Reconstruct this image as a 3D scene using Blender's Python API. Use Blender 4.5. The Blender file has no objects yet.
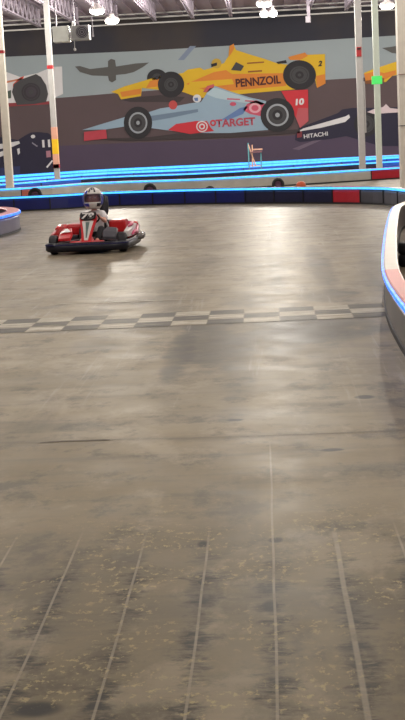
import bpy, bmesh, math, random
from mathutils import Vector, Matrix
random.seed(7)
C = bpy.context.scene.collection
SC = bpy.context.scene

# ---------------------------------------------------------------- camera
F, CX, CY = 1400.0, 202.5, 360.0
PITCH, YAW, ROLL, CAMH = math.atan(220 / F), math.radians(2.83), 0.050, 1.5
fwd = Vector((-math.sin(YAW) * math.cos(PITCH), math.cos(YAW) * math.cos(PITCH), -math.sin(PITCH)))
r0 = Vector((math.cos(YAW), math.sin(YAW), 0)); u0 = r0.cross(fwd)
rt = r0 * math.cos(ROLL) - u0 * math.sin(ROLL); up = u0 * math.cos(ROLL) + r0 * math.sin(ROLL)
cam_d = bpy.data.cameras.new('camera'); cam = bpy.data.objects.new('camera', cam_d); C.objects.link(cam)
cam_d.sensor_fit = 'VERTICAL'; cam_d.sensor_height = 36; cam_d.lens = F * 36 / 720
cam_d.clip_end = 300
M3 = Matrix((rt, up, -fwd)).transposed()
cam.matrix_world = Matrix.Translation((0, 0, CAMH)) @ M3.to_4x4()
SC.camera = cam

# ---------------------------------------------------------------- world, exposure, lamp strength
w = bpy.data.worlds.new('world'); SC.world = w; w.use_nodes = True
w.node_tree.nodes['Background'].inputs[0].default_value = (0.62, 0.56, 0.52, 1)
w.node_tree.nodes['Background'].inputs[1].default_value = 0.30
SC.view_settings.view_transform = 'Standard'; SC.view_settings.look = 'None'
SC.view_settings.exposure = 0.0; SC.view_settings.gamma = 1.0
SC.view_settings.use_curve_mapping = False
LAMP_W = 470.0; NEAR_W = 235.0
LAMP_COL = (1.0, 0.93, 0.81)
LED_E = 1.9

def ray(px, py): return rt * (px - CX) + up * (CY - py) + fwd * F
def onz(px, py, z=0.0):
    d = ray(px, py); t = (z - CAMH) / d.z; return Vector((d.x * t, d.y * t, z))
def ony(px, py, Y):
    d = ray(px, py); t = Y / d.y; return Vector((d.x * t, Y, CAMH + d.z * t))

# ---------------------------------------------------------------- helpers
def tag(o, label=None, cat=None, group=None, kind=None):
    if label: o['label'] = label
    if cat: o['category'] = cat
    if group: o['group'] = group
    if kind: o['kind'] = kind
    return o
def empty(name, loc=(0, 0, 0), rz=0, parent=None):
    o = bpy.data.objects.new(name, None); C.objects.link(o); o.location = loc; o.rotation_euler = (0, 0, rz)
    o.empty_display_size = 0.1
    if parent: o.parent = parent
    return o
def obj(name, bm, m, parent=None, smooth=False, mats=None):
    me = bpy.data.meshes.new(name)
    bmesh.ops.recalc_face_normals(bm, faces=bm.faces[:])
    bm.to_mesh(me); bm.free()
    for mm in (mats or [m]): me.materials.append(mm)
    if smooth:
        for p in me.polygons: p.use_smooth = True
    o = bpy.data.objects.new(name, me); C.objects.link(o)
    if parent: o.parent = parent
    return o
def B(): return bmesh.new()
def box(bm, c, s, rot=None, bev=0.0):
    t = bmesh.new()
    bmesh.ops.create_cube(t, size=1.0)
    for v in t.verts: v.co = Vector((v.co.x * s[0], v.co.y * s[1], v.co.z * s[2]))
    if bev: bmesh.ops.bevel(t, geom=t.edges[:], offset=bev, segments=2, affect='EDGES', profile=0.6)
    mt = Matrix.Translation(c) @ (rot.to_4x4() if rot else Matrix.Identity(4))
    t.transform(mt); me = bpy.data.meshes.new('t'); t.to_mesh(me); t.free(); bm.from_mesh(me); bpy.data.meshes.remove(me)
def frame_of(d):
    d = d.normalized(); a = Vector((0, 0, 1)) if abs(d.z) < 0.9 else Vector((1, 0, 0))
    x = d.cross(a).normalized(); return x, d.cross(x).normalized()
def tube(bm, pts, r, n=10, closed=False, sx=1.0, cap=True):
    """tube through pts; r is a number or a list; """
    pts = [Vector(p) for p in pts]; N = len(pts); rings = []
    rr = r if isinstance(r, (list, tuple)) else [r] * N
    px = None
    for i in range(N):
        a = pts[(i - 1) % N] if (closed or i) else pts[0]
        b = pts[(i + 1) % N] if (closed or i < N - 1) else pts[-1]
        d = (b - a).normalized()
        if px is None: x, y = frame_of(d)
        else:
            x = (px - d * px.dot(d)).normalized(); y = d.cross(x).normalized()
        px = x
        rings.append([bm.verts.new(pts[i] + (x * math.cos(t) + y * math.sin(t)) * rr[i]) for t in [2 * math.pi * k / n for k in range(n)]])
    for i in range(N if closed else N - 1):
        A, Bq = rings[i], rings[(i + 1) % N]
        for k in range(n): bm.faces.new((A[k], A[(k + 1) % n], Bq[(k + 1) % n], Bq[k]))
    if not closed and cap: bm.faces.new(rings[0][::-1]); bm.faces.new(rings[-1])
def lathe(bm, prof, n=24, mat=None, close=False):
    """profile of (r,z) about z"""
    mat = mat or Matrix.Identity(4); rings = []
    for r, z in prof:
        if r < 1e-5: rings.append([bm.verts.new(mat @ Vector((0, 0, z)))])
        else: rings.append([bm.verts.new(mat @ Vector((r * math.cos(2 * math.pi * k / n), r * math.sin(2 * math.pi * k / n), z))) for k in range(n)])
    for i in range(len(rings) - 1 + (1 if close else 0)):
        a, b = rings[i], rings[(i + 1) % len(rings)]
        for k in range(n):
            k2 = (k + 1) % n
            if len(a) == 1 and len(b) == 1: continue
            if len(a) == 1: bm.faces.new((a[0], b[k], b[k2]))
            elif len(b) == 1: bm.faces.new((a[k], a[k2], b[0]))
            else: bm.faces.new((a[k], a[k2], b[k2], b[k]))
def loft(bm, secs, cap=True):
    rings = [[bm.verts.new(p) for p in s] for s in secs]
    n = len(rings[0])
    for i in range(len(rings) - 1):
        for k in range(n): bm.faces.new((rings[i][k], rings[i][(k + 1) % n], rings[i + 1][(k + 1) % n], rings[i + 1][k]))
    if cap: bm.faces.new(rings[0][::-1]); bm.faces.new(rings[-1])
def rotx(a): return Matrix.Rotation(a, 3, 'X')
def roty(a): return Matrix.Rotation(a, 3, 'Y')
def rotz(a): return Matrix.Rotation(a, 3, 'Z')

# ---------------------------------------------------------------- materials
def srgb(r, g, b):
    f = lambda c: (c / 255 / 12.92) if c / 255 <= 0.04045 else ((c / 255 + 0.055) / 1.055) ** 2.4
    return (f(r), f(g), f(b), 1)
_m = {}
def mat(name, col, rough=0.6, metal=0.0, var=0.08, scale=6.0, coat=0.0, emis=None, es=0.0, alpha=1.0, spec=0.5):
    if name in _m: return _m[name]
    m = bpy.data.materials.new(name); m.use_nodes = True; nt = m.node_tree; b = nt.nodes['Principled BSDF']
    c = srgb(*col)
    tc = nt.nodes.new('ShaderNodeTexCoord'); no = nt.nodes.new('ShaderNodeTexNoise'); no.inputs['Scale'].default_value = scale
    no.inputs['Detail'].default_value = 4; nt.links.new(tc.outputs['Object'], no.inputs['Vector'])
    mx = nt.nodes.new('ShaderNodeMix'); mx.data_type = 'RGBA'
    mx.inputs[6].default_value = tuple(max(0, x * (1 - var * 1.6)) for x in c[:3]) + (1,)
    mx.inputs[7].default_value = tuple(min(1, x * (1 + var * 1.6)) for x in c[:3]) + (1,)
    nt.links.new(no.outputs['Fac'], mx.inputs[0]); nt.links.new(mx.outputs[2], b.inputs['Base Color'])
    b.inputs['Roughness'].default_value = rough; b.inputs['Metallic'].default_value = metal
    b.inputs['Coat Weight'].default_value = coat; b.inputs['Specular IOR Level'].default_value = spec
    if emis:
        b.inputs['Emission Color'].default_value = (*emis, 1); b.inputs['Emission Strength'].default_value = es
    if alpha < 1: b.inputs['Alpha'].default_value = alpha
    _m[name] = m; return m

class N:
    """tiny node-graph writer"""
    def __init__(s, nt): s.nt = nt
    def _in(s, sock, v):
        if isinstance(v, bpy.types.NodeSocket): s.nt.links.new(v, sock)
        else: sock.default_value = v
    def m(s, op, a, b=0.0, clamp=False):
        n = s.nt.nodes.new('ShaderNodeMath'); n.operation = op; n.use_clamp = clamp; s._in(n.inputs[0], a); s._in(n.inputs[1], b); return n.outputs[0]
    def noise(s, vec, scale, detail=4, rough=0.55, sx=1, sy=1, off=0):
        mp = s.nt.nodes.new('ShaderNodeMapping'); s.nt.links.new(vec, mp.inputs[0])
        mp.inputs['Scale'].default_value = (sx, sy, 1); mp.inputs['Location'].default_value = (off, off * .7, 0)
        n = s.nt.nodes.new('ShaderNodeTexNoise'); n.inputs['Scale'].default_value = scale; n.inputs['Detail'].default_value = detail
        n.inputs['Roughness'].default_value = rough; s.nt.links.new(mp.outputs[0], n.inputs['Vector']); return n.outputs['Fac']
    def step(s, v, a, b):
        n = s.nt.nodes.new('ShaderNodeMapRange'); n.interpolation_type = 'SMOOTHSTEP'; s._in(n.inputs[0], v)
        n.inputs[1].default_value = a; n.inputs[2].default_value = b; n.inputs[3].default_value = 0; n.inputs[4].default_value = 1
        return n.outputs[0]
    def mix(s, f, a, b):
        n = s.nt.nodes.new('ShaderNodeMix'); n.data_type = 'RGBA'; s._in(n.inputs[0], f); s._in(n.inputs[6], a); s._in(n.inputs[7], b); return n.outputs[2]

FLOOR_A, FLOOR_B = srgb(126, 116, 92), srgb(150, 138, 112)
def floor_material():
    m = bpy.data.materials.new('worn_polished_concrete'); m.use_nodes = True; nt = m.node_tree; b = nt.nodes['Principled BSDF']; g = N(nt)
    tc = nt.nodes.new('ShaderNodeTexCoord'); P = tc.outputs['Object']
    sp = nt.nodes.new('ShaderNodeSeparateXYZ'); nt.links.new(P, sp.inputs[0]); X, Y = sp.outputs[0], sp.outputs[1]
    big = g.noise(P, 0.5, 5, .6); fine = g.noise(P, 9, 6, .65); mid = g.noise(P, 2.6, 5, .6)
    col = g.mix(g.step(big, .3, .7), FLOOR_A, FLOOR_B)
    # near side of the joint the slab is browner
    near = g.m('SUBTRACT', 1.0, g.step(Y, 7.0, 7.25))
    col = g.mix(g.m('MULTIPLY', near, .45), col, srgb(124, 109, 78))
    col = g.mix(g.m('MULTIPLY', g.step(Y, 9, 26), .5), col, srgb(138, 132, 122))
    col = g.mix(g.m('MULTIPLY', g.m('SUBTRACT', 1.0, g.step(g.m('ADD', Y, g.m('MULTIPLY', big, .5)), 5.45, 5.7)), .30), col, srgb(88, 80, 62))
    col = g.mix(g.m('MULTIPLY', g.step(fine, .35, .8), .22), col, srgb(92, 88, 80))
    # cross streaks left by tyres
    st = g.noise(P, 1.1, 6, .65, .35, 2.2, 3.0)
    col = g.mix(g.m('MULTIPLY', g.step(st, .48, .66), .45), col, srgb(84, 79, 68))
    st2 = g.noise(P, 1.0, 5, .6, 1.8, .25, 11.0)
    col = g.mix(g.m('MULTIPLY', g.step(st2, .50, .66), .38), col, srgb(76, 72, 62))
    pt = g.noise(P, 3.2, 9, .72, 1, .7, 41.0)
    col = g.mix(g.m('MULTIPLY', g.step(pt, .50, .64), .62), col, srgb(74, 68, 56))
    pt2 = g.noise(P, 1.7, 8, .7, 1, .6, 61.0)
    col = g.mix(g.m('MULTIPLY', g.step(pt2, .52, .62), .35), col, srgb(172, 160, 136))
    # dark worn patches: (x, y, rx, ry, strength)
    def blob(px, py, wx, wy, k):
        nonlocal col
        c = onz(px, py); e = onz(px + wx, py); f1 = onz(px, py + wy); f2 = onz(px, py - wy)
        rx = abs(e.x - c.x); ry = abs(f2.y - f1.y) / 2
        dx = g.m('DIVIDE', g.m('SUBTRACT', X, c.x), rx); dy = g.m('DIVIDE', g.m('SUBTRACT', Y, c.y), ry)
        d = g.m('ADD', g.m('MULTIPLY', dx, dx), g.m('MULTIPLY', dy, dy))
        d = g.m('ADD', d, g.m('MULTIPLY', g.m('SUBTRACT', mid, .5), .9 if k > .7 else 2.8))
        f = g.m('SUBTRACT', 1.0, g.step(d, .15, 1.25))
        col = g.mix(g.m('MULTIPLY', f, min(.96, k * 1.6)), col, srgb(30, 29, 26))
    for a in [(215, 345, 45, 25, .42), (320, 328, 75, 16, .48), (150, 300, 60, 6, .2), (100, 345, 30, 10, .2), (120, 560, 26, 14, .25), (205, 590, 18, 20, .2), (275, 335, 40, 20, .30), (180, 352, 16, 26, .35), (190, 322, 190, 10, .25), (240, 370, 20, 40, .18),
              (320, 265, 14, 22, .30), (275, 255, 10, 32, .22), (250, 300, 30, 8, .28), (330, 296, 40, 7, .35),
              (365, 397, 11, 2.2, .75), (235, 420, 9, 1.4, .8), (330, 450, 13, 1.6, .6),
              (35, 709, 30, 9, 1.0), (270, 606, 9, 6, .9), (203, 544, 7, 4, .9), (276, 540, 9, 3, .6), (385, 300, 14, 40, .15), (60, 265, 50, 5, .15), (395, 290, 20, 60, .2)]:
        blob(*a)
    # grooves with dark rubber beside them, near the camera
    gl = [onz(0, 712).x, onz(91, 718).x, onz(183, 717).x, onz(275.5, 717).x, onz(366, 717).x]
    gl.insert(0, 2 * gl[0] - gl[1]); gl.append(2 * gl[-1] - gl[-2])
    wob = g.m('MULTIPLY', g.m('SUBTRACT', g.noise(P, .7, 2, .5, 0.2, 1.0, 5.0), .5), .02)
    Xw = g.m('ADD', X, wob)
    rag = g.noise(P, 5, 6, .7, 1.0, 1.6, 2.0); rag2 = g.noise(P, 24, 4, .7, .7, 2.2, 9.0)
    yfade = g.m('SUBTRACT', 1.0, g.step(g.m('ADD', Y, g.m('MULTIPLY', big, .8)), 5.0, 5.6))
    for i, gx in enumerate(gl):
        d = g.m('ABSOLUTE', g.m('SUBTRACT', Xw, gx + .006))
        dk = g.m('SUBTRACT', 1.0, g.step(g.m('ADD', d, g.m('MULTIPLY', g.m('SUBTRACT', .56, rag), .42)), .0, .09))
        dk = g.m('MULTIPLY', g.m('MULTIPLY', dk, yfade), g.step(rag2, .30, .55))
        col = g.mix(g.m('MULTIPLY', dk, .92), col, srgb(30, 30, 27))
        wd = .009 if i == 5 else .0045
        ln = g.m('SUBTRACT', 1.0, g.step(d, wd * .6, wd * 1.3))
        yf = g.m('SUBTRACT', 1.0, g.step(Y, 4.9, 5.4)) if i != 4 else g.m('SUBTRACT', 1.0, g.step(Y, 6.5, 6.9))
        ln = g.m('MULTIPLY', ln, yf); ln = g.m('MULTIPLY', ln, g.step(rag, .25, .55))
        col = g.mix(g.m('MULTIPLY', ln, .5), col, srgb(176, 166, 146))
    # pale scuffs and flakes
    fl = g.noise(P, 34, 5, .7, 1.0, .7, 21.0); nearz = g.m('SUBTRACT', 1.0, g.step(Y, 5.0, 6.2))
    col = g.mix(g.m('MULTIPLY', g.m('MULTIPLY', g.step(fl, .55, .62), g.m('MULTIPLY', nearz, g.step(mid, .44, .58))), .6), col, srgb(186, 170, 122))
    # long pale scratches along the floor beyond the joint
    sc = g.noise(P, 2.0, 4, .7, 3.4, .12, 31.0)
    col = g.mix(g.m('MULTIPLY', g.m('MULTIPLY', g.step(sc, .60, .70), g.step(Y, 7.2, 8.0)), .22), col, srgb(185, 180, 168))
    nt.links.new(col, b.inputs['Base Color'])
    rg = g.m('ADD', .30, g.m('MULTIPLY', mid, .26)); nt.links.new(rg, b.inputs['Roughness'])
    b.inputs['Specular IOR Level'].default_value = .5; b.inputs['IOR'].default_value = 1.14
    bp = nt.nodes.new('ShaderNodeBump'); bp.inputs['Strength'].default_value = .25; bp.inputs['Distance'].default_value = .004
    nt.links.new(g.noise(P, 12, 5, .6), bp.inputs['Height']); nt.links.new(bp.outputs[0], b.inputs['Normal'])
    return m
def paint_on_floor(name, c, wear, keep=.5):
    m = bpy.data.materials.new(name); m.use_nodes = True; nt = m.node_tree; b = nt.nodes['Principled BSDF']; g = N(nt)
    tc = nt.nodes.new('ShaderNodeTexCoord'); P = tc.outputs['Object']
    f = g.step(g.noise(P, 5, 6, .75, .5, 2.5, 4), wear - .12, wear + .12)
    nt.links.new(g.mix(g.m('MULTIPLY', f, keep), FLOOR_A, c), b.inputs['Base Color']); b.inputs['Roughness'].default_value = .45; b.inputs['IOR'].default_value = 1.14
    return m

def rubber(name, col, rough=.38): return mat(name, col, rough, var=.12, scale=3)
NAVY = rubber('dark_navy_barrier_plastic', (32, 34, 66)); GREYD = rubber('dark_grey_barrier_plastic', (84, 84, 92))
GREYM = rubber('grey_barrier_plastic', (112, 106, 104)); RED = rubber('red_barrier_plastic', (190, 40, 56)); CREAM = rubber('cream_barrier_plastic', (196, 192, 182))
WHITE = rubber('white_barrier_cap', (178, 172, 160)); REDC = rubber('red_barrier_cap', (190, 34, 34)); PINK = rubber('pink_barrier_cap', (200, 110, 122)); ORANGE = rubber('orange_barrier_cap', (205, 110, 90))
BLACKR = rubber('black_skirt_rubber', (26, 25, 28), .6); LAV = rubber('lavender_grey_barrier_plastic', (106, 100, 124)); NAVB = rubber('deep_blue_led_glow_barrier', (26, 34, 104)); PBLUE = rubber('blue_led_glow_barrier', (36, 86, 190))  # blue and deep blue plastics have the LED strip glow put into their colour
def led_mat(name, c, e, ns=9, lo=.7, hi=.7):
    m = bpy.data.materials.new(name); m.use_nodes = True; nt = m.node_tree; b = nt.nodes['Principled BSDF']; g = N(nt)
    tc = nt.nodes.new('ShaderNodeTexCoord')
    n = g.noise(tc.outputs['Object'], ns, 2, .5)
    b.inputs['Base Color'].default_value = (.02, .05, .10, 1); b.inputs['Emission Color'].default_value = (*c, 1)
    nt.links.new(g.m('MULTIPLY', g.m('ADD', lo, g.m('MULTIPLY', n, hi)), e), b.inputs['Emission Strength'])
    return m
LED_C = led_mat('cyan_led_light', (.06, .42, 1.0), LED_E); LED_B = led_mat('blue_led_light', (.015, .17, 1.0), LED_E * .95, 26, -1.2, 4.4)
STEEL = mat('painted_white_steel', (164, 164, 164), .5); STEELW = mat('cream_painted_steel', (236, 231, 218), .5)
GALV = mat('galvanised_grey_steel', (150, 146, 156), .5, .1)

# ---------------------------------------------------------------- room shell
WY = 70.0
def slab(name, c, s, m):
    bm = B(); box(bm, c, s); o = obj(name, bm, m); tag(o, kind='structure'); return o
slab('floor', (0, 34, -.1), (44, 80, .2), floor_material())
WALLD = bpy.data.materials.new('dark_blue_painted_wall'); WALLD.use_nodes = True
_g = N(WALLD.node_tree); _tc = WALLD.node_tree.nodes.new('ShaderNodeTexCoord')
WALLD.node_tree.links.new(_g.mix(_g.step(_g.noise(_tc.outputs['Object'], .22, 3), .42, .68), srgb(30, 32, 48), srgb(54, 47, 48)), WALLD.node_tree.nodes['Principled BSDF'].inputs['Base Color'])
WALLD.node_tree.nodes['Principled BSDF'].inputs['Roughness'].default_value = .7
slab('wall_back', (0, WY + .15, 3.8), (44, .3, 7.6), WALLD)
SIDE = mat('grey_side_wall', (120, 116, 120), .8)
slab('wall_left', (-22.15, 34, 3.8), (.3, 80, 7.6), SIDE)
slab('wall_right', (22.15, 34, 3.8), (.3, 80, 7.6), SIDE)
CEIL = mat('pale_metal_roof_deck', (196, 184, 200), .7, var=.05)
bm = B()
x = -22.0
while x < 22.0:
    box(bm, (x + .25, 34, 7.66), (.36, 80, .12)); x += .75
box(bm, (0, 34, 7.77), (44, 80, .1))
tag(obj('ceiling', bm, CEIL), kind='structure')

# floor joint and floor paint
def strip(bm, a, b, wid, z=.002, th=.001):
    a = Vector((a[0], a[1], z)); b = Vector((b[0], b[1], z)); d = (b - a).normalized(); n = Vector((-d.y, d.x, 0)) * wid / 2
    vs = [a + n, b + n, b - n, a - n]; t = [bm.verts.new(v) for v in vs]; bm.faces.new(t)
bm = B()
pts = [onz(x, y) for x, y in [(-30, 444), (40, 443), (60, 441.5), (110, 440), (180, 438.5), (260, 436), (330, 433.5), (405, 430.5), (440, 429)]]
for i in range(len(pts) - 1): strip(bm, pts[i], pts[i + 1], .006 if i not in (1, 2) else .018)
tag(obj('trim_1', bm, mat('floor_joint_filler', (94, 84, 72), .7)), kind='structure')
WPAINT = paint_on_floor('worn_white_floor_paint', srgb(200, 196, 180), .50, .8); BPAINT = paint_on_floor('worn_black_floor_paint', srgb(20, 20, 19), .40, .85)
line = empty('finish_line', (0, 12.35, 0)); tag(line, 'worn black and white chequered finish line painted across the concrete', 'finish line')
S = .302; Y0 = onz(75, 317).y; X0 = onz(75, 317).x
bw, bb = B(), B()
for r in range(3):
    ya = Y0 - r * S
    for c in range(-12, 14):
        xa = X0 + c * S
        if xa < -2.9 or xa > .98: continue
        bm = bw if (c + r) % 2 else bb
        q = [(xa + .004, ya), (xa + S - .004, ya), (xa + S - .004, ya - S + .004), (xa + .004, ya - S + .004)]
        bm.faces.new([bm.verts.new((p[0], p[1] - 12.35, .0025)) for p in q])
obj('white_squares', bw, WPAINT, line); obj('black_squares', bb, BPAINT, line)
bm = B(); a, b_ = onz(50, 304.5), onz(205, 299); strip(bm, a, b_, .05, .0025)
tag(obj('painted_stripe', bm, paint_on_floor('faded_pale_floor_paint', srgb(196, 190, 174), .5, .7)), 'thin faded pale stripe on the concrete just beyond the chequered line', 'floor marking')

# ---------------------------------------------------------------- mural on the back wall
mural = empty('wall_mural', (0, WY, 0)); tag(mural, 'huge wall mural of racing cars under a pale sky on the back wall', 'mural')
def pm(name, col, var=.05): return mat('mural_' + name, col, .75, var=var, scale=.8)
def poly(name, pts, m, layer, parent, closed=True):
    bm = B(); pz = WY - .012 * layer
    vs = [bm.verts.new(ony(x, y, pz) - Vector((0, WY, 0))) for x, y in pts]
    es = [bm.edges.new((vs[i], vs[(i + 1) % len(vs)])) for i in range(len(vs))]
    bmesh.ops.triangle_fill(bm, edges=es, use_beauty=True, use_dissolve=False)
    return obj(name, bm, m, parent)
def disc(cx, cy, rx, ry, n=28, a0=0, a1=2 * math.pi):
    return [(cx + rx * math.cos(a0 + (a1 - a0) * k / n), cy + ry * math.sin(a0 + (a1 - a0) * k / n)) for k in range(n)]
def ringp(name, cx, cy, rx, ry, k, m, layer, parent):
    bm = B(); pz = WY - .012 * layer; n = 28
    A = [bm.verts.new(ony(x, y, pz) - Vector((0, WY, 0))) for x, y in disc(cx, cy, rx, ry, n)]
    D = [bm.verts.new(ony(x, y, pz) - Vector((0, WY, 0))) for x, y in disc(cx, cy, rx * k, ry * k, n)]
    for i in range(n): bm.faces.new((A[i], A[(i + 1) % n], D[(i + 1) % n], D[i]))
    return obj(name, bm, m, parent)
def text_mesh(name, s, m, parent, mtx, W, H, bold=.02, depth=0.0, shear=0.0):
    """letters fitted to a W x H box whose lower left corner is mtx's origin"""
    cu = bpy.data.curves.new(name, 'FONT'); cu.body = s; cu.offset = bold; cu.extrude = depth; cu.shear = shear
    to = bpy.data.objects.new(name + '_tmp', cu); C.objects.link(to); bpy.context.view_layer.update()
    me = bpy.data.meshes.new_from_object(to.evaluated_get(bpy.context.evaluated_depsgraph_get())); bpy.data.objects.remove(to)
    xs = [v.co.x for v in me.vertices]; ys = [v.co.y for v in me.vertices]
    x0, x1, y0, y1 = min(xs), max(xs), min(ys), max(ys)
    for v in me.vertices: v.co = mtx @ Vector(((v.co.x - x0) / (x1 - x0) * W, (v.co.y - y0) / (y1 - y0) * H, v.co.z))
    me.materials.clear(); me.materials.append(m)
    o = bpy.data.objects.new(name, me); C.objects.link(o)
    if parent: o.parent = parent
    return o
def wall_text(s, xa, ya, xb, yb, hpx, m, layer, parent, bold=.02, shear=0.0):
    """baseline from (xa,ya) to (xb,yb) in photo pixels on the wall"""
    pz = WY - .012 * layer; a, b = ony(xa, ya, pz), ony(xb, yb, pz); t = ony(xa, ya - hpx, pz)
    ex = (b - a).normalized(); ez = Vector((-ex.z, 0, ex.x)); mtx = Matrix((ex, ez, Vector((0, -1, 0)))).transposed().to_4x4()
    mtx.translation = a - Vector((0, WY, 0))
    return text_mesh('lettering', s, m, parent, mtx, (b - a).length, abs(t.z - a.z), bold, 0, shear)
mb = mat('mural_pale_sky', (146, 158, 165), .75, var=.10, scale=.25)
sky = poly('mural_sky', [(-40, 58.5), (0, 57), (140, 51), (270, 43.2), (405, 35), (440, 33), (440, 130), (-40, 130)], mb, 1, mural)
grd = poly('mural_track', [(-40, 104), (0, 102), (70, 97), (112, 93.5), (200, 87), (340, 79), (440, 73), (440, 172), (-40, 196)], mat('mural_dark_asphalt', (84, 70, 74), .75, var=.10, scale=.3), 2, mural)
poly('mural_streak', [(178, 60), (190, 46), (196, 46), (184, 60)], pm('blue_streak', (120, 134, 158)), 2, sky)  # subtle blue streak in the mural sky
poly('mural_track_glow', [(-40, 150), (200, 140), (440, 128), (440, 172), (-40, 196)], mat('mural_violet_led_glow', (74, 62, 84), .75, var=.08, scale=.3), 3, mural)  # violet tint paints the blue LED glow onto the foot of the mural
poly('track_line', [(292, 149), (330, 134), (333, 135), (299, 150)], pm('track_grey', (104, 92, 110)), 4, grd)
DK, DK2, YEL, ORG, LBL, PNK, WHT, RDP, NVY = pm('black', (36, 36, 42)), pm('tyre_grey', (62, 62, 66)), pm('yellow', (208, 170, 38)), pm('orange', (204, 126, 50)), pm('light_blue', (140, 164, 184)), pm('pink', (190, 80, 104)), pm('white', (208, 208, 212)), pm('red', (190, 46, 58)), pm('navy', (34, 32, 56))
BRN = pm('bird_grey', (84, 84, 84))
poly('painted_bird', [(75, 66.5), (80, 66), (90, 69), (108, 67), (108, 61), (111, 58.8), (115, 60), (116, 66.5), (135, 63.5), (149, 62.5), (143, 67), (134, 72), (126, 74), (116, 75), (116, 80), (112, 82.5), (109, 80.5), (108, 76), (92, 75.5), (80, 72)], BRN, 3, mural)
poly('painted_bird', [(382, 48), (390, 47), (402, 45), (402, 54), (392, 53)], BRN, 3, mural)
def painted_wheel(cx, cy, rx, ry, L, parent, rim=.62, hub=.3, c1=DK, c2=DK2, c3=DK, ring=None):
    o = poly('painted_wheel', disc(cx, cy, rx, ry), c1, L, parent)
    ringp('painted_wheel', cx, cy, rx * rim, ry * rim, .82, ring or c2, L + 1, parent)
    poly('painted_wheel', disc(cx, cy, rx * rim * .78, ry * rim * .78), c2, L + 1, parent)
    poly('painted_wheel', disc(cx, cy, rx * hub, ry * hub), c3, L + 2, parent)
    poly('painted_wheel', disc(cx, cy, rx * hub * .45, ry * hub * .45), ring or DK2, L + 3, parent)
# yellow car
yc = poly('painted_yellow_race_car', [(111, 92), (124, 86.5), (158, 76.5), (183, 73), (188, 69.5), (200, 67.5), (204, 70), (214, 67), (224, 63), (228.5, 56), (229.5, 46), (233.5, 44), (236, 50), (250, 54.5), (262, 58), (278, 63.5), (300, 66), (300, 89), (240, 94), (200, 98), (183, 92), (160, 90), (142, 88), (141, 96), (121, 99.5), (118, 94)], YEL, 4, mural)
poly('painted_side', [(186, 84), (200, 78), (214, 72), (226, 70), (232, 74), (286, 73), (286, 88), (240, 91), (205, 90)], ORG, 5, yc)
poly('painted_side', [(190, 82), (232, 79), (234, 84), (200, 88), (188, 87)], YEL, 6, yc)
poly('painted_side', [(120, 92), (141, 88.5), (141, 94), (122, 97)], ORG, 5, yc)
poly('painted_side', [(150, 81), (162, 78), (162, 86), (146, 88)], ORG, 5, yc)
poly('painted_side', [(228, 91), (286, 86), (286, 90), (230, 95)], YEL, 6, yc)
poly('painted_side', [(231, 70), (236, 62), (244, 66), (241, 71)], DK2, 6, yc)
poly('painted_side', [(229.5, 46), (234, 43.5), (234, 49), (231, 54), (229, 57)], ORG, 6, yc)
poly('painted_side', disc(216.5, 63.5, 5, 5), pm('helmet', (180, 150, 60)), 5, yc)
poly('painted_side', [(211, 64), (217, 62.5), (217, 65.5), (211.5, 67)], DK, 6, yc)
wall_text('PENNZOIL', 236, 87.5, 281, 83.5, 8.6, pm('lettering_brown', (78, 36, 34)), 7, yc, .035)
poly('painted_stripe', [(247, 62.6), (264, 61.4), (264, 62.8), (247, 64)], pm('smudge_brown', (140, 84, 40)), 7, yc)
poly('painted_stripe', [(248, 71), (262, 70), (262, 71.6), (248, 72.6)], pm('smudge_brown', (140, 84, 40)), 7, yc)
poly('painted_wing', [(300, 55), (325, 54), (325.5, 83), (317, 88), (312, 66), (300, 62)], YEL, 4, yc)
poly('painted_wing', [(316, 76), (325, 74), (325.5, 83.5), (317, 88)], ORG, 5, yc)
poly('painted_wing', [(288, 57), (305, 52.5), (308, 56), (300, 60), (290, 60)], ORG, 5, yc)
poly('painted_wing', [(276, 62), (286, 60), (287, 63), (278, 64)], DK, 5, yc)
wall_text('2', 318, 66.5, 322.5, 66, 5.5, DK, 6, yc, .04, .3)
painted_wheel(157, 78, 10, 9, 3, yc, .5, .2)
painted_wheel(171, 84.5, 13.2, 13, 6, yc, .52, .22)
painted_wheel(299.5, 75, 16.5, 14.8, 7, yc, .6, .25)
poly('painted_shadow', [(118, 99), (160, 95), (185, 97), (180, 102), (130, 102)], pm('under_car_dark', (58, 50, 54)), 3, yc)
# light blue car
bc = poly('painted_light_blue_race_car', [(82, 130), (100, 124.5), (125, 117), (146, 113), (160, 108.5), (176, 106), (192, 103), (201, 102), (207, 93), (209, 86.5), (215, 86), (232, 92), (250, 97.5), (266, 101), (268, 118), (268, 130), (230, 133), (205, 133), (180, 132), (150, 128), (128, 126), (106, 129.5)], LBL, 8, mural)
poly('painted_shadow', [(90, 139), (150, 137), (180, 133), (262, 132), (300, 129), (300, 133), (240, 137), (130, 141)], pm('under_car_dark', (58, 50, 54)), 7, bc)
poly('painted_side', [(84, 132), (106, 129.5), (107, 138.5), (84, 141)], pm('nose_red', (176, 62, 76)), 9, bc)
poly('painted_side', [(168, 130), (176, 124), (196, 121), (207, 121), (211, 128), (214, 131), (190, 134)], RDP, 9, bc)
poly('painted_side', [(221, 120), (240, 108), (248, 106), (243, 114), (228, 120)], pm('swoosh_blue', (92, 120, 170)), 9, bc)
poly('painted_side', [(206, 94), (210, 88), (216, 88), (250, 99), (266, 103), (262, 105), (238, 102), (216, 98)], pm('pale_highlight', (166, 188, 200)), 9, bc)
poly('painted_side', [(150, 116), (170, 113), (198, 109), (198, 112), (170, 118), (152, 121)], pm('cool_grey_stripe', (104, 124, 146)), 9, bc)
poly('painted_side', [(247, 104), (256, 100), (266, 104), (268, 115), (260, 116), (250, 114), (243, 110)], PNK, 9, bc)
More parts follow.
